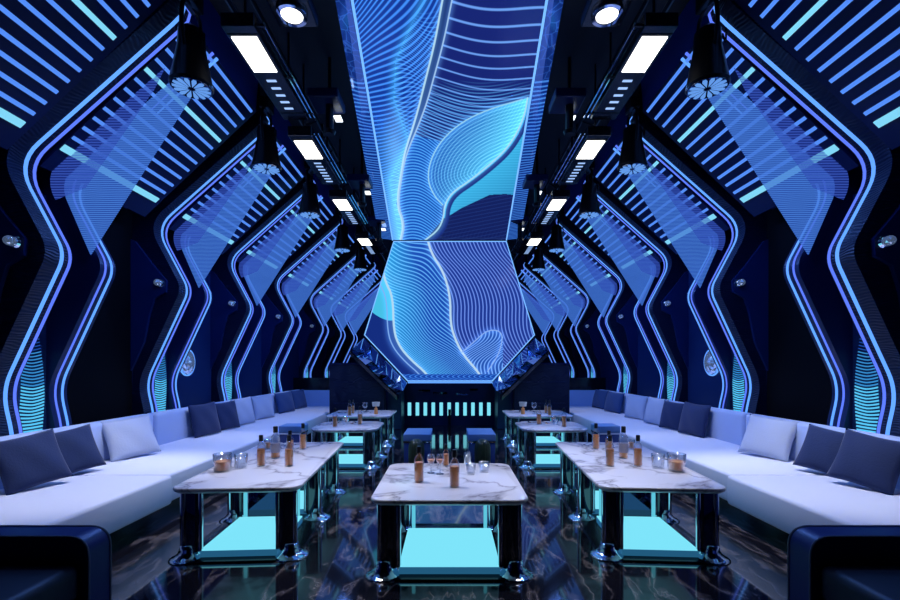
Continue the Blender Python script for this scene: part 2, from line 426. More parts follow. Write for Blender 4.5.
def art_upper(X, Y):
    img = np.zeros(X.shape + (3,)) + C(.008, .025, .22)
    ys = [-60, 0, 100, 200, 300, 380, 430, 510, 560, 600]; Sx = [295, 282, 265, 240, 215, 188, 180, 168, 186, 178]
    S = np.interp(Y, ys, Sx); W = np.interp(Y, [0, 250, 380, 420], [24, 18, 6, 3])
    left = X < S
    # left field
    L = np.zeros_like(img) + C(.008, .045, .36)
    u = X - 60 - Y / 6
    ph = (Y + u * 1.0 * np.exp(-np.maximum(Y, 0) / 420) + 16 * np.sin(u / 42 + Y / 90)) / np.interp(Y, [0, 300, 600], [15, 12, 8])
    ph2 = (Y * 1.0 - u * .55 + 20 * np.sin(u / 28 - Y / 70)) / 9.0
    rib = np.interp(Y, [-50, 0, 60, 150, 250, 350, 450, 600], [250, 235, 205, 165, 160, 195, 150, 175])
    rr = np.clip(1 - np.abs(X - rib) / 26, 0, 1)
    L = addc(L, lines(ph, .5) * .9, (.06, .30, .85))
    m2 = ((X > rib)).astype(float) * np.clip((Y - 20) / 60, 0, 1)
    L = addc(L, lines(ph2, .35) * m2 * .8, (.08, .32, .75))
    L = addc(L, rr ** 2 * .5, (.06, .42, .75))
    hz = np.exp(-((X - np.interp(Y, [300, 600], [165, 165])) / 26) ** 2) * np.clip((Y - 240) / 120, 0, 1)
    L = addc(L, hz * .5, (.22, .45, .75))
    L = addc(L, np.exp(-((X - 100 - Y / 6) / 40) ** 2) * np.clip((Y - 280) / 200, 0, 1) * .4, (.0, .45, .6))
    img = np.where(left[..., None], L, img)
    # right upper wide lines
    yy = np.clip(430 - (Y - .12 * (X - 300) - 12 * np.sin((X - 290) / 60)), 12, 900)
    ph = -np.log(yy / 430) / .105
    R = (~left) & (X > S + W)
    up = [(560, 222), (495, 245), (400, 272), (330, 305), (280, 350), (252, 400), (245, 450), (262, 490), (283, 512)]
    lo = [(495, 245), (488, 285), (470, 330), (440, 375), (400, 412), (350, 452), (305, 482), (288, 512), (285, 545), (272, 575), (240, 600)]
    up = smooth_pts(up, 2); lo = smooth_pts(lo, 2)
    leaf = inside(X, Y, up[4:] + lo[::-1][8:] if False else [p for p in up if p[0] <= 495] + [p for p in lo[::-1] if p[1] <= 512])
    du, pu = dist_poly(X, Y, up); dl, pl = dist_poly(X, Y, lo)
    above = R & (~leaf)
    dense = np.clip((Y - 200) / 60, 0, 1)
    Rimg = np.zeros_like(img) + C(.010, .022, .20)
    Rimg = addc(Rimg, lines(ph, .20) * (1 - dense * .4), (.16, .38, .85))
    phd = (Y - .10 * (X - 250) - 26 * np.sin((X - 240) / 75)) / 8.5
    Rimg = addc(Rimg, lines(phd, .45) * dense * (Y < 470), (.10, .40, .80))
    img = np.where(above[..., None], Rimg, img)
    # between S and leaf, lower-left: cyan waves
    lowz = (X > S + W) & (~leaf) & (Y > 330 + .25 * (X - 180)) & (X < np.interp(Y, [330, 400, 450, 512, 560, 600], [290, 255, 245, 280, 285, 240]))
    Z = np.zeros_like(img) + C(.01, .10, .55)
    Z = addc(Z, lines((Y + 14 * np.sin((X - 180) / 26) - .25 * X) / 7.5, .42), (.10, .44, .70))
    img = np.where(lowz[..., None], Z, img)
    # dark right bottom, and cyan wedge right of leaf
    rb = (X > np.interp(Y, [245, 330, 412, 482, 512, 545, 600], [495, 470, 400, 305, 288, 286, 240])) & (Y > 245) & (~leaf)
    wedge_y = np.interp(X, [290, 330, 400, 440, 500], [545, 520, 487, 485, 492])
    D = np.zeros_like(img) + C(.006, .014, .11)
    D = addc(D, lines((Y + .2 * X) / 9, .3) * .12, (.05, .15, .6))
    Wd = np.zeros_like(img) + C(.05, .50, .72)
    Wd = Wd * (.35 + .65 * np.clip(1 - dl / 150, 0, 1))[..., None] + C(.0, .02, .2)
    Wd = addc(Wd, lines(Y / 6.5, .4) * .22, (.1, .5, .6))
    D = np.where((Y < wedge_y)[..., None], Wd, D)
    img = np.where(rb[..., None], D, img)
    # leaf
    g = np.clip(1 - dl / 130, 0, 1) * np.clip((X - 260) / 200, 0, 1)
    Lf = np.zeros_like(img) + C(.02, .16, .62)
    Lf = addc(Lf, g * 1.0, (.10, .62, .55))
    Lf = addc(Lf, lines(du / 8.0, .4) * .65, (.16, .48, .55))
    Lf = addc(Lf, lines((dl - .25 * pl) / 7.0, .3) * .35, (.2, .45, .4))
    img = np.where(leaf[..., None], Lf, img)
    off = [(x + 9, y + 5) for x, y in lo]
    d2, _ = dist_poly(X, Y, off); img = over(img, np.clip((6.5 - d2) / 2, 0, 1) * (Y > 262), (.006, .02, .22))
    img = glowline(img, X, Y, lo, 1.6, (.45, .80, 1.0)); img = glowline(img, X, Y, up[6:], 1.2, (.35, .75, 1.0))
    band = (X > S) & (X < S + W); img = np.where(band[..., None], C(.002, .012, .14), img)
    sc = smooth_pts(list(zip(Sx, ys)), 2)
    img = glowline(img, X, Y, sc, 2.0, (.50, .80, 1.0))
    img = glowline(img, X, Y, [(x + np.interp(y, [0, 250, 380, 420], [24, 18, 6, 3]), y) for x, y in sc], 1.5, (.40, .65, 1.0))
    return img
def art_lower(X, Y):
    img = np.zeros(X.shape + (3,)) + C(.008, .03, .24)
    a = smooth_pts([(112, 130), (118, 160), (138, 200), (140, 290), (155, 330), (185, 365), (228, 402), (240, 430)], 2)
    b = smooth_pts([(228, 50), (240, 90), (270, 135), (288, 200), (288, 270), (300, 310), (320, 350), (362, 398), (380, 430)], 2)
    ay = [p[1] for p in a]; ax = [p[0] for p in a]; by = [p[1] for p in b]; bx = [p[0] for p in b]
    Ax = np.interp(Y, ay, ax); Bx = np.interp(Y, by, bx)
    # cyan sun in the left
    cy = np.hypot((X - 150), (Y - 165)) < 100
    img = np.where((cy & (Y < 262))[..., None], C(.07, .60, .90), img)
    mid = (X > Ax) & (X < Bx)
    t = np.clip((X - Ax) / (Bx - Ax + 1e-3), 0, 1)
    Md = np.zeros_like(img) + C(.01, .08, .50)
    Md = addc(Md, np.clip(1 - t * 1.6, 0, 1) * np.clip(1 - Y / 700, 0, 1), (.03, .42, .50))
    ph = (Y - np.interp(Y, [60, 400], [.35, 1.25]) * (X - Ax) - 7 * np.sin(X / 24 + Y / 70)) / 9.5
    Md = addc(Md, lines(ph, .42) * .8, (.16, .52, .75))
    img = np.where(mid[..., None], Md, img)
    Rt = np.zeros_like(img) + C(.015, .045, .33)
    db, _ = dist_poly(X, Y, b)
    ph = (X - Bx + 8 * np.sin(Y / 42) - (Y - 200) * .12) / 9.5
    Rt = addc(Rt, lines(ph, .42) * .8, (.20, .36, .85))
    hx = np.hypot((X - 385) / 48, (Y - 340) / 52)
    hump = (Y > np.interp(X, [315, 345, 380, 405, 425], [345, 320, 290, 285, 300])) & (X > Bx) & (X < 425)
    H = np.zeros_like(img) + C(.02, .10, .50)
    H = addc(H, lines((X * .8 + Y * .6 + 14 * np.sin(Y / 18)) / 7.5, .45) * .9, (.22, .45, .8))
    Rt = np.where(hump[..., None], H, Rt)
    img = np.where((X > Bx)[..., None], Rt, img)
    img = glowline(img, X, Y, a, 2.4, (.50, .78, 1)); img = glowline(img, X, Y, b, 2.4, (.55, .78, 1))
    img = glowline(img, X, Y, smooth_pts([(318, 345), (350, 318), (380, 290), (410, 286), (426, 302), (415, 350), (385, 395)], 2), 1.0, (.3, .5, 1))
    a2 = [(x - 16, y + 4) for x, y in a]; img = glowline(img, X, Y, [p for p in a2 if p[1] > 150], 1.2, (.25, .5, 1))
    bt = (Y > 402); img = np.where(bt[..., None], C(.01, .07, .45) + lines(X / 14 + np.sin(Y / 4), .4)[..., None] * C(.05, .2, .5), img)
    return img
def picture_grid(name, P, art, nx, ny, parent):
    """P(u,v) -> 3-D points arrays; art(u,v) -> rgb"""
    U, V = np.meshgrid(np.linspace(0, 1, nx), np.linspace(0, 1, ny))
    pts = P(U, V).reshape(-1, 3).astype(np.float32); col = art(U, V)
    me = bpy.data.meshes.new(name)
    idx = np.arange(nx * ny).reshape(ny, nx)
    q = np.stack([idx[:-1, :-1], idx[:-1, 1:], idx[1:, 1:], idx[1:, :-1]], -1).reshape(-1, 4).astype(np.int32)
    me.vertices.add(len(pts)); me.vertices.foreach_set('co', pts.ravel())
    me.loops.add(q.size); me.loops.foreach_set('vertex_index', q.ravel())
    me.polygons.add(len(q)); me.polygons.foreach_set('loop_start', np.arange(0, q.size, 4, dtype=np.int32))
    me.update(calc_edges=True)
    at = me.color_attributes.new('picture', 'FLOAT_COLOR', 'POINT')
    rgba = np.ones((nx * ny, 4), np.float32); rgba[:, :3] = np.clip(col.reshape(-1, 3), 0, 2); at.data.foreach_set('color', rgba.ravel())
    me.materials.append(M['screen'])
    o = bpy.data.objects.new(name, me); COL.objects.link(o)
    if parent: o.parent = parent
    return o
# upper screen: a tapering panel under the ceiling
UY0, UY1 = 2.8, 9.5
def u_h(Y): return CH + 3.18 + (Y - 3.92) * (2.64 - 3.18) / (9.5 - 3.92)
def u_w(Y): return .836 + (Y - 3.92) * (1.19 - .836) / (9.5 - 3.92)
def fineY(V):   # denser rows far away
    r = 1 / UY0 + V * (1 / UY1 - 1 / UY0); return 1 / r
us = thing('ceiling_screen', 'long ceiling video screen with blue flowing line art, tapering towards the camera', 'video screen', (0, 0, 0))
def PU(U, V):
    Y = fineY(V); return np.stack([(U * 2 - 1) * u_w(Y), Y, u_h(Y)], -1)
def AU(U, V):
    Y = fineY(V); py = HY - (u_h(Y) - CH) * F / Y; yy = py * 2.5
    l = 60 + yy / 6; r = 540 - yy / 6
    return art_upper(l + U * (r - l), yy)
picture_grid('screen_face', PU, AU, 520, 900, us)
e = .014
MB().add([(-u_w(UY0), UY0, u_h(UY0) + e), (u_w(UY0), UY0, u_h(UY0) + e), (u_w(UY1), UY1, u_h(UY1) + e), (-u_w(UY1), UY1, u_h(UY1) + e),
          (-u_w(UY0), UY0, u_h(UY0) + .13), (u_w(UY0), UY0, u_h(UY0) + .13), (u_w(UY1), UY1, u_h(UY1) + .13), (-u_w(UY1), UY1, u_h(UY1) + .13)],
         [(0, 1, 2, 3), (4, 5, 6, 7), (0, 1, 5, 4), (1, 2, 6, 5), (2, 3, 7, 6), (3, 0, 4, 7)]).build('screen_cabinet', 'black', us)
def flap_mat():
    m, nt, out = _nt('side_wing_screen')
    tc = nt.nodes.new('ShaderNodeTexCoord')
    vo = nt.nodes.new('ShaderNodeTexVoronoi'); vo.feature = 'DISTANCE_TO_EDGE'; vo.inputs['Scale'].default_value = 9
    w = nt.nodes.new('ShaderNodeTexWave'); w.bands_direction = 'Y'; w.inputs['Scale'].default_value = 4.5; w.inputs['Distortion'].default_value = 2.5; w.inputs['Detail'].default_value = 0
    sep = nt.nodes.new('ShaderNodeSeparateXYZ')
    for n in (vo, w): nt.links.new(tc.outputs['Object'], n.inputs['Vector'])
    nt.links.new(tc.outputs['Object'], sep.inputs[0])
    r1 = ramp(nt, [(0, (.03, .12, .55)), (.06, (.006, .03, .22)), (1, (.006, .03, .22))]); nt.links.new(vo.outputs[0], r1.inputs[0])
    r2 = ramp(nt, [(0, (.005, .03, .25)), (.55, (.006, .04, .35)), (.8, (.05, .25, .9)), (1, (.08, .3, .9))]); nt.links.new(w.outputs[0], r2.inputs[0])
    gt = nt.nodes.new('ShaderNodeMath'); gt.operation = 'GREATER_THAN'; gt.inputs[1].default_value = 4.9; nt.links.new(sep.outputs[1], gt.inputs[0])
    mx = nt.nodes.new('ShaderNodeMix'); mx.data_type = 'RGBA'
    nt.links.new(gt.outputs[0], mx.inputs[0]); nt.links.new(r1.outputs[0], mx.inputs[6]); nt.links.new(r2.outputs[0], mx.inputs[7])
    e_ = nt.nodes.new('ShaderNodeEmission'); nt.links.new(mx.outputs[2], e_.inputs[0]); e_.inputs[1].default_value = .75
    g = nt.nodes.new('ShaderNodeBsdfGlossy'); g.inputs[0].default_value = (.15, .2, .3, 1); g.inputs['Roughness'].default_value = .08
    ad = nt.nodes.new('ShaderNodeAddShader'); nt.links.new(e_.outputs[0], ad.inputs[0]); nt.links.new(g.outputs[0], ad.inputs[1])
    nt.links.new(ad.outputs[0], out.inputs[0]); return m
M['flap'] = flap_mat()
for s in (-1, 1):
    # edge light lines and the side wings that rise outwards
    MB().tube([(s * (u_w(Y) + .012), Y, u_h(Y)) for Y in (UY0, UY1)], .014, 6).build('edge_light', 'edge', us)
    def fo(Y): return .135 + .125 * (Y - 3.9) / 5.6
    vs = []
    for Y in (UY0, UY1):
        vs += [(s * (u_w(Y) + .03), Y, u_h(Y) + .0), (s * (u_w(Y) + .03 + fo(Y)), Y, u_h(Y) + .03), (s * (u_w(Y) + .03 + fo(Y)), Y, u_h(Y) + .10), (s * (u_w(Y) + .03), Y, u_h(Y) + .10)]
    MB().add(vs, [(0, 1, 5, 4), (1, 2, 6, 5), (2, 3, 7, 6), (3, 0, 4, 7), (0, 1, 2, 3), (4, 5, 6, 7)]).build('side_wing', 'flap', us)
for Y in (3.2, 5.2, 7.2, 9.2):
    for s in (-1, 1): MB().tube([(s * .6, Y, u_h(Y) + .12), (s * .6, Y, 4.899)], .015, 6).build('hanger_rod', 'gunmetal', us)
# lower screen: six-sided upright screen over the stage
LYs = 9.5
hexpx = [(394, 241.5), (506, 241.5), (534, 335), (492, 381), (408, 381), (365, 335)]
HX = [(wx(x, LYs), wz(y, LYs)) for x, y in hexpx]
ls = thing('stage_screen', 'six-sided upright video screen with wavy blue line art above the stage', 'video screen', (0, LYs, 0))
ztop, zmid, zbot = HX[0][1], HX[2][1], HX[3][1]
def hw(z): return np.interp(z, [zbot, zmid, ztop], [HX[3][0], HX[2][0], HX[1][0]])
def hl(z): return np.interp(z, [zbot, zmid, ztop], [HX[4][0], HX[5][0], HX[0][0]])
def PL(U, V):
    z = ztop + V * (zbot - ztop); x = hl(z) + U * (hw(z) - hl(z)); return np.stack([x, np.zeros_like(x), z], -1)
def AL(U, V):
    p = PL(U, V); px = CX + p[..., 0] * F / LYs; py = HY - (p[..., 2] - CH) * F / LYs
    return art_lower((px - 340) * 2.609, (py - 220) * 2.609)
picture_grid('screen_face', PL, AL, 640, 560, ls)
MB().prism(HX, .012, .14).build('screen_cabinet', 'black', ls)
MB().tube([(x * 1.004, -.004, z) for x, z in HX], .013, 6, True).build('edge_light', 'edge', ls)
MB().prism([(HX[4][0], zbot - .02), (HX[3][0], zbot - .02), (HX[3][0], zbot - .045), (HX[4][0], zbot - .045)], -.03, .03).build('bottom_light', 'led_a', ls)
MB().box(-.9, .9, .04, .12, ztop, 4.899).build('hanger_plate', 'black', ls)
# faceted mirror beams under the two lower sides of the stage screen
for s in (-1, 1):
    t = thing('mirror_beam', 'slanting faceted mirror beam under the %s lower edge of the stage screen' % side(s), 'beam', (0, 9.4, 0))
    def mp(px, py, Y): return (s * abs(wx(px, Y)), Y - 9.4, wz(py, Y))
    N = 6; up_ = [(364 + (407 - 364) * i / N, 338 + (383 - 338) * i / N) for i in range(N + 1)]
    md = [(357 + (403 - 357) * i / N, 346 + (391 - 346) * i / N) for i in range(N + 1)]
    lw = [(350 + (397 - 350) * i / N, 350 + (394 - 350) * i / N) for i in range(N + 1)]
    vs = []
    for i in range(N + 1):
        j = .18 * (1 if i % 2 else -1)
        vs += [mp(*up_[i], 9.42), mp(*md[i], 9.05 + j), mp(*lw[i], 9.0), mp(*lw[i], 9.5)]
    fs = []
    for i in range(N):
        a = 4 * i; b = a + 4
        fs += [[a, a + 1, b + 1], [a, b + 1, b], [a + 1, a + 2, b + 1], [a + 2, b + 2, b + 1], [a + 2, a + 3, b + 3, b + 2], [a + 3, a, b, b + 3]]
    fs += [[0, 1, 2, 3], [4 * N, 4 * N + 1, 4 * N + 2, 4 * N + 3]]
    MB().add(vs, fs).build('mirror_facets', 'mirror_b' if 'mirror_b' in M else 'chrome', t)
    p0 = mp(350, 351, 9.2); p1 = mp(397, 396, 9.2)
    d = Vector((0, .02, -.09))
    vs = [p0, p1, Vector(p1) + d, Vector(p0) + d, Vector(p0) + Vector((0, .3, 0)), Vector(p1) + Vector((0, .3, 0)), Vector(p1) + d + Vector((0, .3, 0)), Vector(p0) + d + Vector((0, .3, 0))]
    MB().add(vs, [(0, 1, 2, 3), (4, 5, 6, 7), (0, 1, 5, 4), (1, 2, 6, 5), (2, 3, 7, 6), (3, 0, 4, 7)]).build('beam_core', 'black', t)

# ------------------------------------------------------------------ stage end
st = thing('stage', 'dark blue stage front with eleven upright cyan light bars', 'stage', (0, 10.6, 0))
MB().box(-1.48, 1.48, 0, .25, .0, 1.30).build('stage_wall', 'wall', st)
for i in range(11):
    x = wx(409.5 + i * 7.93, 10.6)
    MB().box(x - .040, x + .040, -.02, .002, wz(415.5, 10.6), wz(402.5, 10.6), .005, 1).build('light_bar', 'cyan', st)
for x0, x1, y in ((418, 430, 390.5), (433, 447, 393), (456, 468, 394), (470, 478, 389.5)):
    MB().box(wx(x0, 10.6), wx(x1, 10.6), -.012, .002, wz(y + 1, 10.6), wz(y - 1, 10.6)).build('reflector_strip', 'darkchrome', st)
MB().box(-.03, .03, -.05, .0, .02, .38).build('door_handle', 'gunmetal', st)
for s in (-1, 1):
    xi, xo = 1.06, 1.36
    o = MB().box(s * xi, s * xo, 9.9, 10.59, .001, 1.22, .01, 1).build('side_pier', 'pier_lit' if 'pier_lit' in M else 'wall')
    tag(o, 'plain pier, teal glow in its colour, on the %s of the stage' % side(s), 'pier')
    o = thing('partition_screen', 'dark patterned low partition behind the %s rear table' % side(s), 'partition', (s * 1.92, 9.36, 0))
    MB().box(-.58, .58, 0, .12, .001, 1.44, .01, 1).build('panel', 'relief', o)
    for z in (.62, 1.06): MB().box(-.5, .5, -.006, .002, z, z + .012).build('trim_line', 'navy', o)
    MB().box(-.58, .58, -.012, .13, 1.43, 1.465).build('top_rail', 'navy', o)
    tag(MB().box(s * 2.0, s * 3.99, 11.32, 11.42, .001, 1.10).build('trim_%d' % (1 if s < 0 else 2), 'black'), kind='structure')

# ------------------------------------------------------------------ sofas
def rb(x0, x1, y0, y1, z0, z1, r=.04): return MB().box(x0, x1, y0, y1, z0, z1, r, 4)
for s in (-1, 1):
    t = thing('corner_sofa', 'long pale fabric banquette sofa along the %s wall' % side(s), 'sofa', (s * 3.2, 6.5, 0))
    X = lambda x: s * x - s * 3.2
    Yo = -6.5
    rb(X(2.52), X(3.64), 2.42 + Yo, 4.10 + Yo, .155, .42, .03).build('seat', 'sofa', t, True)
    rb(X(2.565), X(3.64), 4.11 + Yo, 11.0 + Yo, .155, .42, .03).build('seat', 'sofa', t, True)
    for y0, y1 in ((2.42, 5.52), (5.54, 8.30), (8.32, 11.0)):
        rb(X(3.615), X(3.772), y0 + Yo, y1 + Yo, .30, .825, .045).build('backrest', 'sofa_bluelit', t, True)
    rb(X(2.55), X(3.76), 11.0 + Yo, 11.2 + Yo, .10, .80, .045).build('end_backrest', 'sofa_bluelit', t, True)
    MB().box(X(2.68), X(3.74), 2.46 + Yo, 11.15 + Yo, .001, .16).build('plinth', 'black', t)
def pillow_mesh(name, w, h, th, mat):
    n = 22; vs = []; fs = []
    for side_ in (1, -1):
        for i in range(n + 1):
            for j in range(n + 1):
                u = i / n * 2 - 1; v = j / n * 2 - 1
                k = max(0, (1 - u * u)) ** .42 * max(0, (1 - v * v)) ** .42
                cx = 1 - .07 * (1 - v * v) ; cz = 1 - .07 * (1 - u * u)
                wr = .006 * math.sin(5 * u + 3 * v) * k
                vs.append((side_ * (th / 2 * k) + wr, u * w / 2 * (cx if abs(u) > 0 else 1), v * h / 2 * cz))
    N = (n + 1) ** 2
    for q in (0, 1):
        for i in range(n):
            for j in range(n):
                a = q * N + i * (n + 1) + j; fs.append([a, a + 1, a + n + 2, a + n + 1])
    mb = MB(); mb.add(vs, fs)
    return mb
PL_ = [  # px centre x, base py, material, yaw deg, w, h, label
    (31, 488, 'pil_navy', 27, .45, .45, 'navy pillow, nearest to the camera on the %s sofa'),
    (71, 474, 'pil_navy', 30, .44, .43, 'navy pillow, second from the camera on the %s sofa'),
    (131, 457, 'pil_light', 27, .52, .46, 'large pale grey pillow on the %s sofa behind the two navy ones'),
    (205, 434.5, 'pil_navy', 14, .50, .47, 'navy pillow standing in the middle of the %s sofa, nearer of the middle pair'),
    (226, 430, 'pil_navy', 20, .46, .44, 'navy pillow in the middle of the %s sofa, farther of the middle pair'),
    (243, 424, 'pil_light', 14, .50, .46, 'pale grey pillow just behind the middle navy pair on the %s sofa'),
    (263, 418, 'pil_light', 20, .50, .45, 'farther pale grey pillow just before the slate blue pair on the %s sofa'),
    (285, 413.0, 'pil_mid', 16, .56, .44, 'slate blue pillow towards the far end of the %s sofa'),
    (299, 410.2, 'pil_mid', 16, .50, .44, 'farthest slate blue pillow at the end of the %s sofa')]
for s in (-1, 1):
    for (px, py, mat, yaw, w, h, lab) in PL_:
        Y = 450.0 / (py - HY); x = max(min(abs(wx(px, Y)), 3.46), 3.30)
        if abs(yaw) < 25: x = 3.47
        Y = x * F / (CX - px)
        o = pillow_mesh('throw_pillow', w, h, .16, mat).build('throw_pillow', mat, None, 'all')
        tilt = math.radians(24 if yaw > 25 else 13); roll = math.radians(9 if mat == 'pil_navy' and yaw > 25 else (4 if yaw > 25 else 2))
        R = Matrix.Rotation(-s * (-math.radians(yaw)) if False else (math.radians(-yaw) if s < 0 else math.radians(180 + yaw)), 4, 'Z') @ Matrix.Rotation(-tilt, 4, 'Y') @ Matrix.Rotation(roll * (1 if s < 0 else -1), 4, 'X')
        o.matrix_world = Matrix.Translation((s * x, Y, .42 + h / 2 * math.cos(tilt) + abs(math.sin(roll)) * w * .3 - .005)) @ R
        tag(o, lab % side(s), 'pillow', 'throw pillows on the %s sofa' % side(s))
# low lounge seats at the bottom corners
for s in (-1, 1):
    t = thing('lounge_chair', 'dark navy leather lounge chair at the bottom %s corner' % side(s), 'chair', (s * 2.245, 2.0, 0))
    # inverted-U back slab
    o_ = fillet([(-.52, .03), (-.52, .60), (.52, .60), (.52, .03)], .10, 8)
    MB().prism([(p[0], p[1]) for p in o_], .15, .29).build('backrest', 'leather', t, True)
    MB().tube([(p[0], .151, p[1]) for p in o_], .006, 6).build('piping', 'piping', t, True)
    MB().tube([(p[0], .289, p[1]) for p in o_], .006, 6).build('piping', 'piping', t, True)
    rb(-.49, .49, -.48, .149, .30, .475, .04).build('seat_cushion', 'leather_d', t, True)
    rb(-.50, .50, -.50, .149, .05, .30, .02).build('base', 'leather_d', t, True)
    for x in (-.42, .42):
        for y in (-.42, .22): MB().box(x - .03, x + .03, y - .03, y + .03, 0, .055).build('foot', 'black', t)

# ------------------------------------------------------------------ tables
def rrect(x0, x1, y0, y1, r, n=8):
    out = []
    for cx, cy, a0 in ((x1 - r, y1 - r, 0), (x0 + r, y1 - r, 90), (x0 + r, y0 + r, 180), (x1 - r, y0 + r, 270)):
        for k in range(n + 1):
            a = math.radians(a0 + 90 * k / n); out.append((cx + r * math.cos(a), cy + r * math.sin(a)))
    return out
def slab(x0, x1, y0, y1, r, z0, z1, ch=.012):
    mb = MB(); loops = []
    prof_ = [(ch * 2.2, z0), (ch * .6, z0 + ch), (0, z0 + ch * 2), (0, z1 - ch * .8), (ch * .35, z1 - ch * .2), (ch, z1)]
    vs = []; n = None
    for ins, z in prof_:
        l = rrect(x0 + ins, x1 - ins, y0 + ins, y1 - ins, max(r - ins, .01)); n = len(l); vs += [(x, y, z) for x, y in l]
    fs = [[i * n + k, i * n + (k + 1) % n, (i + 1) * n + (k + 1) % n, (i + 1) * n + k] for i in range(len(prof_) - 1) for k in range(n)]
    fs += [list(range(n))[::-1], [(len(prof_) - 1) * n + k for k in range(n)]]
    return mb.add(vs, fs)
TT = .54
def make_table(label, loc, rz, w, L, legs_y, boxes, group, cr=.10, slot=0, glass=True):
    """origin at the floor under the middle of the near edge; y runs away from the camera"""
    t = thing('club_table', label, 'table', loc, rz, group); h = w / 2
    slab(-h, h, 0, L, cr, TT - .042, TT).build('table_top', 'marble', t, True)
    for y in legs_y:
        for q in (-1, 1):
            x = q * (h - .115)
            lg = MB(); lg.add(*_pr(rrect(x - .062, x + .062, y - .045, y + .045, .035, 5), .05, TT - .042)); lo = lg.build('leg', 'darkgloss', t, True)
            # chrome round edge posts
            p = MB(); p.lathe([(.017, .06), (.017, TT - .05)], 14, (x - q * .068, y - .028, 0)); p.lathe([(.017, .06), (.017, TT - .05)], 14, (x + q * .060, y - .030, 0)); p.build('edge_post', 'chrome', lo, True)
            # flared foot
            f = MB(); f.lathe([(.118, .0), (.118, .005), (.105, .011), (.085, .022), (.066, .040), (.054, .066), (.048, .10)], 48, (x + q * .028, y - (.02 if y < .3 else 0), 0.001), 24, .07); f.build('flared_foot', 'chrome', lo, 'all')
            if q == slot: sl = MB().tube([(x + q * .0835, y + .012, z) for z in (.12, .44)], .0045, 6); sl.build('light_slot', 'led_b', lo)
    for (y0, y1) in boxes:
        bx = h - .185
        MB().box(-bx, bx, y0, y1, .058, .070, .004, 1).build('light_box_top', 'cyan', t)
        MB().box(-bx, bx, y0, y1, .006, .058).build('light_box_base', 'tintbox', t)
        # tall glowing blade behind the box
        for q in (-1, 1):
            MB().box(q * (bx - .03), q * (bx - .058), y1 + .012, y1 + .03, .06, TT - .06).build('light_blade', 'cyan_dim', t)
        if glass: MB().box(-bx + .07, bx - .07, y1 + .02, y1 + .028, .05, TT - .06).build('glass_divider', 'tint', t)
    slab(-h + .03, h - .03, min(legs_y) - .12, max(legs_y) + .12, .14, .0005, .012, .003).build('base_plate', 'black', t, True)
    return t
def _pr(poly, a, b):
    n = len(poly); vs = [(x, y, a) for x, y in poly] + [(x, y, b) for x, y in poly]
    return vs, [list(range(n))[::-1], list(range(n, 2 * n))] + [[i, (i + 1) % n, n + (i + 1) % n, n + i] for i in range(n)]
M['darkgloss'] = pbr('dark_gloss_lacquer', (.006, .010, .028), .07, spec=.9, coat=1)
M['tintbox'] = pbr('lit_blue_glass_front', (.02, .10, .25), .08, spec=.7, emit=(.03, .20, .40), es=.5)
GT = 'marble topped club tables with cyan light boxes'
make_table('centre white marble table with glowing cyan box, nearest to the camera', (0, 2.93, 0), 0, 1.055, 1.11, (.14, .95), [(.10, .80)], GT, glass=False)
SPL = math.radians(3.4)
TB = {}
for s in (-1, 1):
    make_table('long white marble table in front of the %s sofa, nearest of its row' % side(s), (s * 1.545, 3.22, 0), -s * SPL, .92, 1.93, (.13, .93, 1.78), [(.09, .80), (1.02, 1.62)], GT, slot=s)
    make_table('shorter marble table behind the long %s table' % side(s), (s * 1.47, 6.1, 0), 0, .95, .97, (.14, .82), [(.10, .72)], GT, .25, glass=False)
    make_table('rearmost marble table on the %s by the partition' % side(s), (s * 1.59, 7.76, 0), 0, 1.14, 1.04, (.14, .88), [(.10, .76)], GT, .10, glass=False)

# cube stools
def make_stool(label, x, y, w, d, h):
    t = thing('cube_stool', label, 'stool', (x, y, 0), 0, 'blue cube stools')
    rb(-w / 2, w / 2, 0, d, h - .10, h, .012).build('cushion', 'stool', t, True)
    MB().box(-w / 2 + .004, w / 2 - .004, .004, d - .004, h - .122, h - .10).build('metal_band', 'chrome', t)
    rb(-w / 2 + .01, w / 2 - .01, .01, d - .01, .0, h - .122, .01).build('stool_base', 'stoolbase', t, True)
M['stoolbase'] = pbr('stool_base_lacquer', (.03, .06, .25), .2, spec=.7)
for s in (-1, 1):
    make_stool('blue cube stool on the %s in the aisle behind the centre table' % side(s), s * .455, 6.3, .39, .62, .45)
    make_stool('small blue cube stool behind the long %s table beside the sofa' % side(s), s * 2.30, 6.48, .33, .33, .54)
    o = MB().lathe([(.085, 0), (.098, .02), (.10, .30), (.092, .36), (.07, .40), (.035, .425), (.0001, .43)], 48, (0, 0, 0), 16, .10).build('ribbed_vase', 'olive', None, 'all')
    o.location = (s * .445, 6.05, 0); tag(o, 'dark olive ribbed dome-topped vase in front of the %s aisle stool' % side(s), 'vase', 'olive vases')

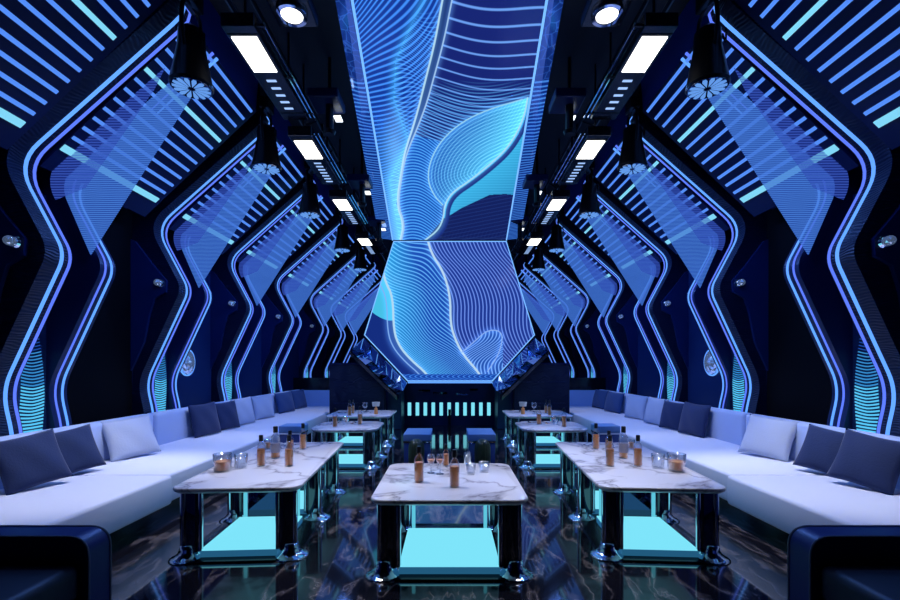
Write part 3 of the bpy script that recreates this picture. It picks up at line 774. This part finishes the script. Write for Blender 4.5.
# ------------------------------------------------------------------ bottles and glasses
def make_bottle(label, x, y, h=.27, r=.036, full=.60, group='amber spirit bottles', white=False):
    t = thing('spirit_bottle', label, 'bottle', (x, y, TT), random.random(), group); k = h / .27
    MB().lathe([(r * .9, 0), (r, .006), (r, .165 * k), (r * .85, .185 * k), (r * .42, .205 * k), (r * .38, .225 * k)], 20).build('bottle_glass', 'glass', t, 'all')
    MB().lathe([(r * .86, .010), (r * .9, .014), (r * .9, .165 * k * full / .6 if full < .6 else .150 * k)], 20).build('liquid', 'amber', t, True)
    MB().lathe([(r * .50, .218 * k), (r * .50, .262 * k), (r * .42, .27 * k)], 16).build('cap', 'cap', t, True)
    if white:
        MB().lathe([(r * 1.02, .05 * k), (r * 1.02, .13 * k)], 20).build('paper_label', 'paper', t, True)
    return t
def make_tumbler(label, x, y, h=.085, r=.04, fill=.035, group='glass tumblers'):
    t = thing('tumbler', label, 'glass', (x, y, TT), 0, group)
    MB().lathe([(r * .92, 0), (r, h), (r * .93, h), (r * .85, .012), (.0001, .012)], 20).build('glass_cup', 'glass', t, 'all')
    if fill: MB().lathe([(r * .80, .014), (r * .86, .014 + fill)], 20).build('whisky', 'amber', t, True)
    return t
def make_wine(label, x, y, h=.15, r=.034, fill=True):
    t = thing('stemmed_glass', label, 'glass', (x, y, TT), 0, 'stemmed glasses')
    MB().lathe([(.03, 0), (.03, .003), (.005, .008), (.004, h * .45), (r * .7, h * .55), (r, h * .75), (r * .85, h), (r * .80, h), (r * .94, h * .75), (r * .62, h * .57), (.0001, h * .5)], 20).build('glass_bowl', 'glass', t, 'all')
    if fill: MB().lathe([(.004, h * .52), (r * .62, h * .58), (r * .9, h * .74)], 16).build('drink', 'amber', t, True)
    return t
def at(px, py):
    Y = .88 * F / (py - HY); return wx(px, Y), Y
def B(px, py, label, **k): make_bottle(label, *at(px, py), **k)
def T(px, py, label, **k): make_tumbler(label, *at(px, py), **k)
def W(px, py, label, **k): make_wine(label, *at(px, py), **k)
B(419, 482, 'amber bottle with black cap on the centre table, left of the two in front')
B(454.5, 487, 'amber bottle with black cap on the centre table, right of the two in front')
W(431, 473, 'stemmed glass of amber drink, left of the pair between the centre table bottles', h=.15)
W(440, 474, 'stemmed glass of amber drink, right of the pair between the centre table bottles', h=.16)
B(446, 466, 'small amber bottle farthest back on the centre table', h=.19, r=.028)
T(467.5, 465, 'tall clear glass at the back right of the centre table', h=.11, r=.034, fill=.0)
T(471, 474, 'empty clear tumbler right of the bottles on the centre table', fill=0)
T(484, 472, 'empty clear tumbler nearest the right side of the centre table', fill=0, r=.045)
for s in (-1, 1):
    sd = side(s); m = lambda p: p if s < 0 else 2 * CX - p
    lt = 'long %s table' % sd
    B(m(261), 466, 'amber bottle with black cap on the %s, front row nearest the sofa' % lt)
    B(m(289), 466, 'amber bottle with black cap on the %s, front row nearest the aisle' % lt)
    B(m(303), 449, 'amber bottle with black cap alone at the rear aisle corner of the %s' % lt)
    B(m(275.5), 458, 'clear bottle with pale label and little amber on the %s' % lt, h=.30, r=.043, full=.2, white=True)
    B(m(290), 452.5, 'amber bottle half hidden behind the front row on the %s' % lt, h=.22)
    T(m(268), 449, 'tumbler of amber drink at the rear of the %s' % lt, h=.10, fill=.055)
    T(m(222.5), 471, 'wide clear tumbler of whisky at the sofa end of the %s' % lt, h=.145, r=.074, fill=.07)
    T(m(241), 468, 'empty clear tumbler beside the whisky on the %s' % lt, h=.12, r=.055, fill=0)
    st2 = 'shorter %s table' % sd
    B(m(335), 427, 'amber bottle on the sofa side of the %s' % st2)
    B(m(360), 424.5, 'amber bottle on the aisle side of the %s' % st2, h=.27)
    T(m(343.5), 425, 'clear tumbler between the bottles on the %s' % st2, fill=0, h=.09)
    T(m(345.5), 422.3, 'tumbler of amber drink between the bottles on the %s' % st2, h=.10, fill=.06)
    rt = 'rearmost %s table' % sd
    B(m(349.5), 415.5, 'amber bottle on the %s' % rt, h=.27)
    B(m(353), 413.5, 'slim amber bottle behind the other on the %s' % rt, h=.25, r=.03)
    W(m(365), 413.5, 'stemmed glass on the %s' % rt, h=.2, r=.05, fill=False)
    x, Y = at(m(376), 414)
    t = thing('table_lamp', 'small candle lamp with pale shade on the %s' % rt, 'lamp', (x, Y, TT), 0, 'candle lamps')
    MB().lathe([(.035, 0), (.03, .10), (.012, .12), (.010, .14)], 16).build('lamp_base', 'amber', t, True)
    MB().lathe([(.062, .14), (.072, .215), (.066, .215), (.056, .145)], 16, caps=False).build('lamp_shade', 'candle', t, True)

# ------------------------------------------------------------------ ceiling fixtures
def track(s, Yc, h, k):
    z = CH + h; t = thing('ceiling_light', '%s white rectangular panel light with small vent dashes on the %s ceiling track' % (ORD[k], side(s)), 'ceiling light',
                          (s * 1.69, Yc, 0), 0, 'panel lights on the %s track' % side(s))
    y0, y1 = -.34, 1.04
    MB().box(-.135, .135, y0, y1, z, z + .11, .006, 1).build('housing', 'black', t)
    MB().box(-.105, .105, -.22, .22, z - .008, z + .004).build('light_panel', 'white_light', t)
    for i in range(5 if k == 0 else 7):
        y = .34 + i * (.115 if k == 0 else .095); MB().box(-.045, .045, y, y + .03, z - .004, z + .002).build('vent_light', 'dash', t)
    for q in (0, 1):
        MB().tube([(-s * (.16 + q * .045), y0, z + .03), (-s * (.16 + q * .045), y1, z + .03)], .009, 6).build('rail', 'chrome', t)
    for y in (-.2, .8): MB().tube([(0, y, z + .10), (0, y, 4.899)], .012, 6).build('hanger_rod', 'gunmetal', t)
    for y in (-.25, .9): MB().box(-.13, .13, y - .008, y + .008, z + .0, z + .02).build('end_cap', 'gunmetal', t)
    for y in (-.3, .35, .95): MB().box(-s * .13, -s * .21, y - .01, y + .01, z + .02, z + .04).build('rail_bracket', 'gunmetal', t)
    t['light_z'] = z
def spot(name, loc, power, col, size, blend=.5, rad=.08, parent=None, rot=(0, 0, 0)):
    d = bpy.data.lights.new(name, 'SPOT'); d.energy = power; d.color = col; d.spot_size = math.radians(size); d.spot_blend = blend; d.shadow_soft_size = rad
    o = bpy.data.objects.new(name, d); COL.objects.link(o); o.location = loc; o.rotation_euler = rot
    if parent: o.parent = parent
    return o
LP = dict(track=50, head=110, down=60)
for s in (-1, 1):
    for k, (Yc, h) in enumerate(((3.92, 2.70), (5.41, 2.585), (7.14, 2.54), (9.0, 2.46))): track(s, Yc, h, k)
    for k, Y in enumerate((3.9, 5.5, 7.2, 9.4, 11.3)):
        t = thing('moving_head_spotlight', '%s black conical stage spotlight with petalled blue lens on the %s' % (ORD[k], side(s)), 'spotlight',
                  (s * 2.235, Y, 0), 0, 'stage spotlights on the %s' % side(s))
        zf = 3.82
        hd = MB().lathe([(.165, zf), (.175, zf + .02), (.165, zf + .05), (.138, zf + .20), (.112, zf + .34), (.105, zf + .48), (.06, zf + .52)], 28, (0, 0, 0)).build('lamp_head', 'gunmetal', t, True)
        lens = MB(); n = 14
        for i in range(n):
            a = 2 * PI * i / n; w = PI / n * .72
            ps = [(.03 * math.cos(a), .03 * math.sin(a)), (.12 * math.cos(a - w), .12 * math.sin(a - w)), (.148 * math.cos(a - w * .5), .148 * math.sin(a - w * .5)), (.148 * math.cos(a + w * .5), .148 * math.sin(a + w * .5)), (.12 * math.cos(a + w), .12 * math.sin(a + w))]
            lens.prism(ps, zf - .012, zf - .004, 'z')
        lens.build('lens_petals', 'spot_face', hd)
        MB().lathe([(.160, zf - .006), (.160, zf + .002)], 28).build('lens_plate', 'darkchrome', hd)
        for q in (-1, 1):
            MB().tube(fillet([(0, q * .11, zf + .30), (0, q * .155, zf + .45), (0, q * .13, zf + .68), (0, 0, zf + .72)], .06), .018, 8).build('yoke_arm', 'gunmetal', t, True)
        # cable loop
        MB().tube([(.10 + .03 * math.sin(i / 3), -.09 + .01 * i, zf + .42 + .05 * math.sin(i)) for i in range(14)], .008, 6).build('cable', 'black', t, True)
        MB().box(-.055, .055, -.10, .10, zf + .70, zf + .84, .01, 1).build('base_box', 'gunmetal', t)
        MB().tube([(0, 0, zf + .83), (0, 0, 4.899)], .02, 8).build('hanger_rod', 'gunmetal', t)
    # round downlights
    for k, (px, py, hh) in enumerate(((292, 16, 2.9), )):
        Y = hh * F / (HY - py); x = abs(wx(px, Y))
        t = thing('downlight', 'round white downlight in a dark square housing beside the ceiling screen, %s' % side(s), 'ceiling light', (s * x, Y, CH + hh), 0)
        MB().lathe([(.0001, .002), (.088, .002), (.088, .012)], 28).build('light_disc', 'white_light', t)
        MB().lathe([(.092, -.004), (.125, -.002), (.13, .05), (.10, .06), (.092, .01)], 28, caps=False).build('trim_ring', 'chrome', t, True)
        MB().box(-.17, .17, -.17, .17, .03, .14, .01, 1).build('housing', 'black', t)
        MB().tube([(0, 0, .13), (0, 0, 4.899 - CH - hh)], .02, 6).build('hanger_rod', 'gunmetal', t)
    # projectors hanging between track and screen
    for k, (Y, z) in enumerate(((5.1, 4.36), (7.0, 4.22), (8.7, 4.15))):
        t = thing('hanging_projector', '%s dark hanging projector beside the ceiling screen on the %s' % (ORD[k], side(s)), 'projector', (s * 1.36, Y, z), 0, 'hanging projectors on the %s' % side(s))
        MB().box(-.20, .14, -.18, .18, .0, .10, .015, 2).build('projector_body', 'navy', t)
        MB().lathe([(.045, -.30), (.045, 0)], 16).build('projector_tube', 'gunmetal', t, True)
        MB().lathe([(.055, -.33), (.07, -.29), (.055, -.28)], 16).build('tube_foot', 'gunmetal', t, True)
        MB().tube([(0, 0, .09), (0, 0, 4.899 - z)], .02, 6).build('hanger_rod', 'gunmetal', t)
        MB().box(.02, .10, .10, .22, -.07, -.055).build('status_light', 'white_dim', t) if 'white_dim' in M else None
    # long pipes with cross bars
    t = thing('lighting_truss', 'black pipe truss under the ceiling on the %s' % side(s), 'truss', (s * 1.95, 0, 0))
    for (x, z) in ((.0, 4.62), (.22, 4.62), (.11, 4.45)):
        MB().tube([(-s * x, 1.5, z), (-s * x, 16, z)], .022, 8).build('chord_pipe', 'gunmetal', t, True)
    web = MB()
    for i in range(36):
        y = 1.5 + i * .4; web.tube([(0, y, 4.62), (-s * .11, y + .2, 4.45)], .009, 5); web.tube([(-s * .11, y + .2, 4.45), (-s * .22, y + .4, 4.62)], .009, 5)
    web.build('truss_web', 'gunmetal', t)
    for y in (2.5, 6.5, 10.5, 14.5): MB().tube([(-s * .11, y, 4.62), (-s * .11, y, 4.899)], .015, 6).build('hanger_rod', 'gunmetal', t)

# ------------------------------------------------------------------ lights (set at the room's fixtures; the blue projector spots are added fill)
for s in (-1, 1):
    for k, (Yc, h) in enumerate(((3.92, 2.70), (5.41, 2.585), (7.14, 2.54), (9.0, 2.46))):
        spot('panel_beam', (s * 1.69, Yc, CH + h - .03), (230, 150, 150, 150)[k], (1, .97, .95), 40, .6, .1, None, (0, s * math.radians(9), 0))
    for k, Y in enumerate((3.9, 5.5, 7.2, 9.4)):
        spot('head_beam', (s * 2.235, Y, 3.78), (430, 190, 130, 120)[k], (1, .96, .94), 50, .8, .1, None, (0, -s * math.radians(15), 0))
        spot('head_wash', (s * 2.235, Y, 3.76), 75, (.12, .28, 1), 150, .5, .1, None, (0, -s * math.radians(12), 0))
    for k, (Y, z) in enumerate(((5.1, 4.36), (7.0, 4.22), (8.7, 4.15))):
        spot('projector_fill', (s * 1.36, Y, z - .36), 95, (.08, .28, 1), 120, .8, .06, None, (math.radians(-25 if k == 0 else 0), -s * math.radians(38), 0))  # added blue fill for sofa fronts and walls, not the projectors' own light
    spot('downlight_beam', (s * 1.22, 3.74, CH + 2.88), 190, (1, .98, .98), 50, .6, .08, None, (0, s * math.radians(12), 0))

# ------------------------------------------------------------------ world, camera
w = bpy.data.worlds.new('room_dark'); SC.world = w; w.use_nodes = True
w.node_tree.nodes['Background'].inputs[0].default_value = (.01, .03, .15, 1); w.node_tree.nodes['Background'].inputs[1].default_value = .2
cd = bpy.data.cameras.new('camera'); cam = bpy.data.objects.new('camera', cd); COL.objects.link(cam)
cam.location = (0, 0, CH); cam.rotation_euler = (PI / 2, 0, 0)
cd.sensor_width = 36; cd.lens = 18; cd.shift_y = 65 / 900; cd.shift_x = .5 / 900; cd.clip_start = .05
SC.camera = cam
vs_ = SC.view_settings; vs_.view_transform = 'Standard'; vs_.look = 'None'; vs_.exposure = 0; vs_.gamma = 1; vs_.use_curve_mapping = False
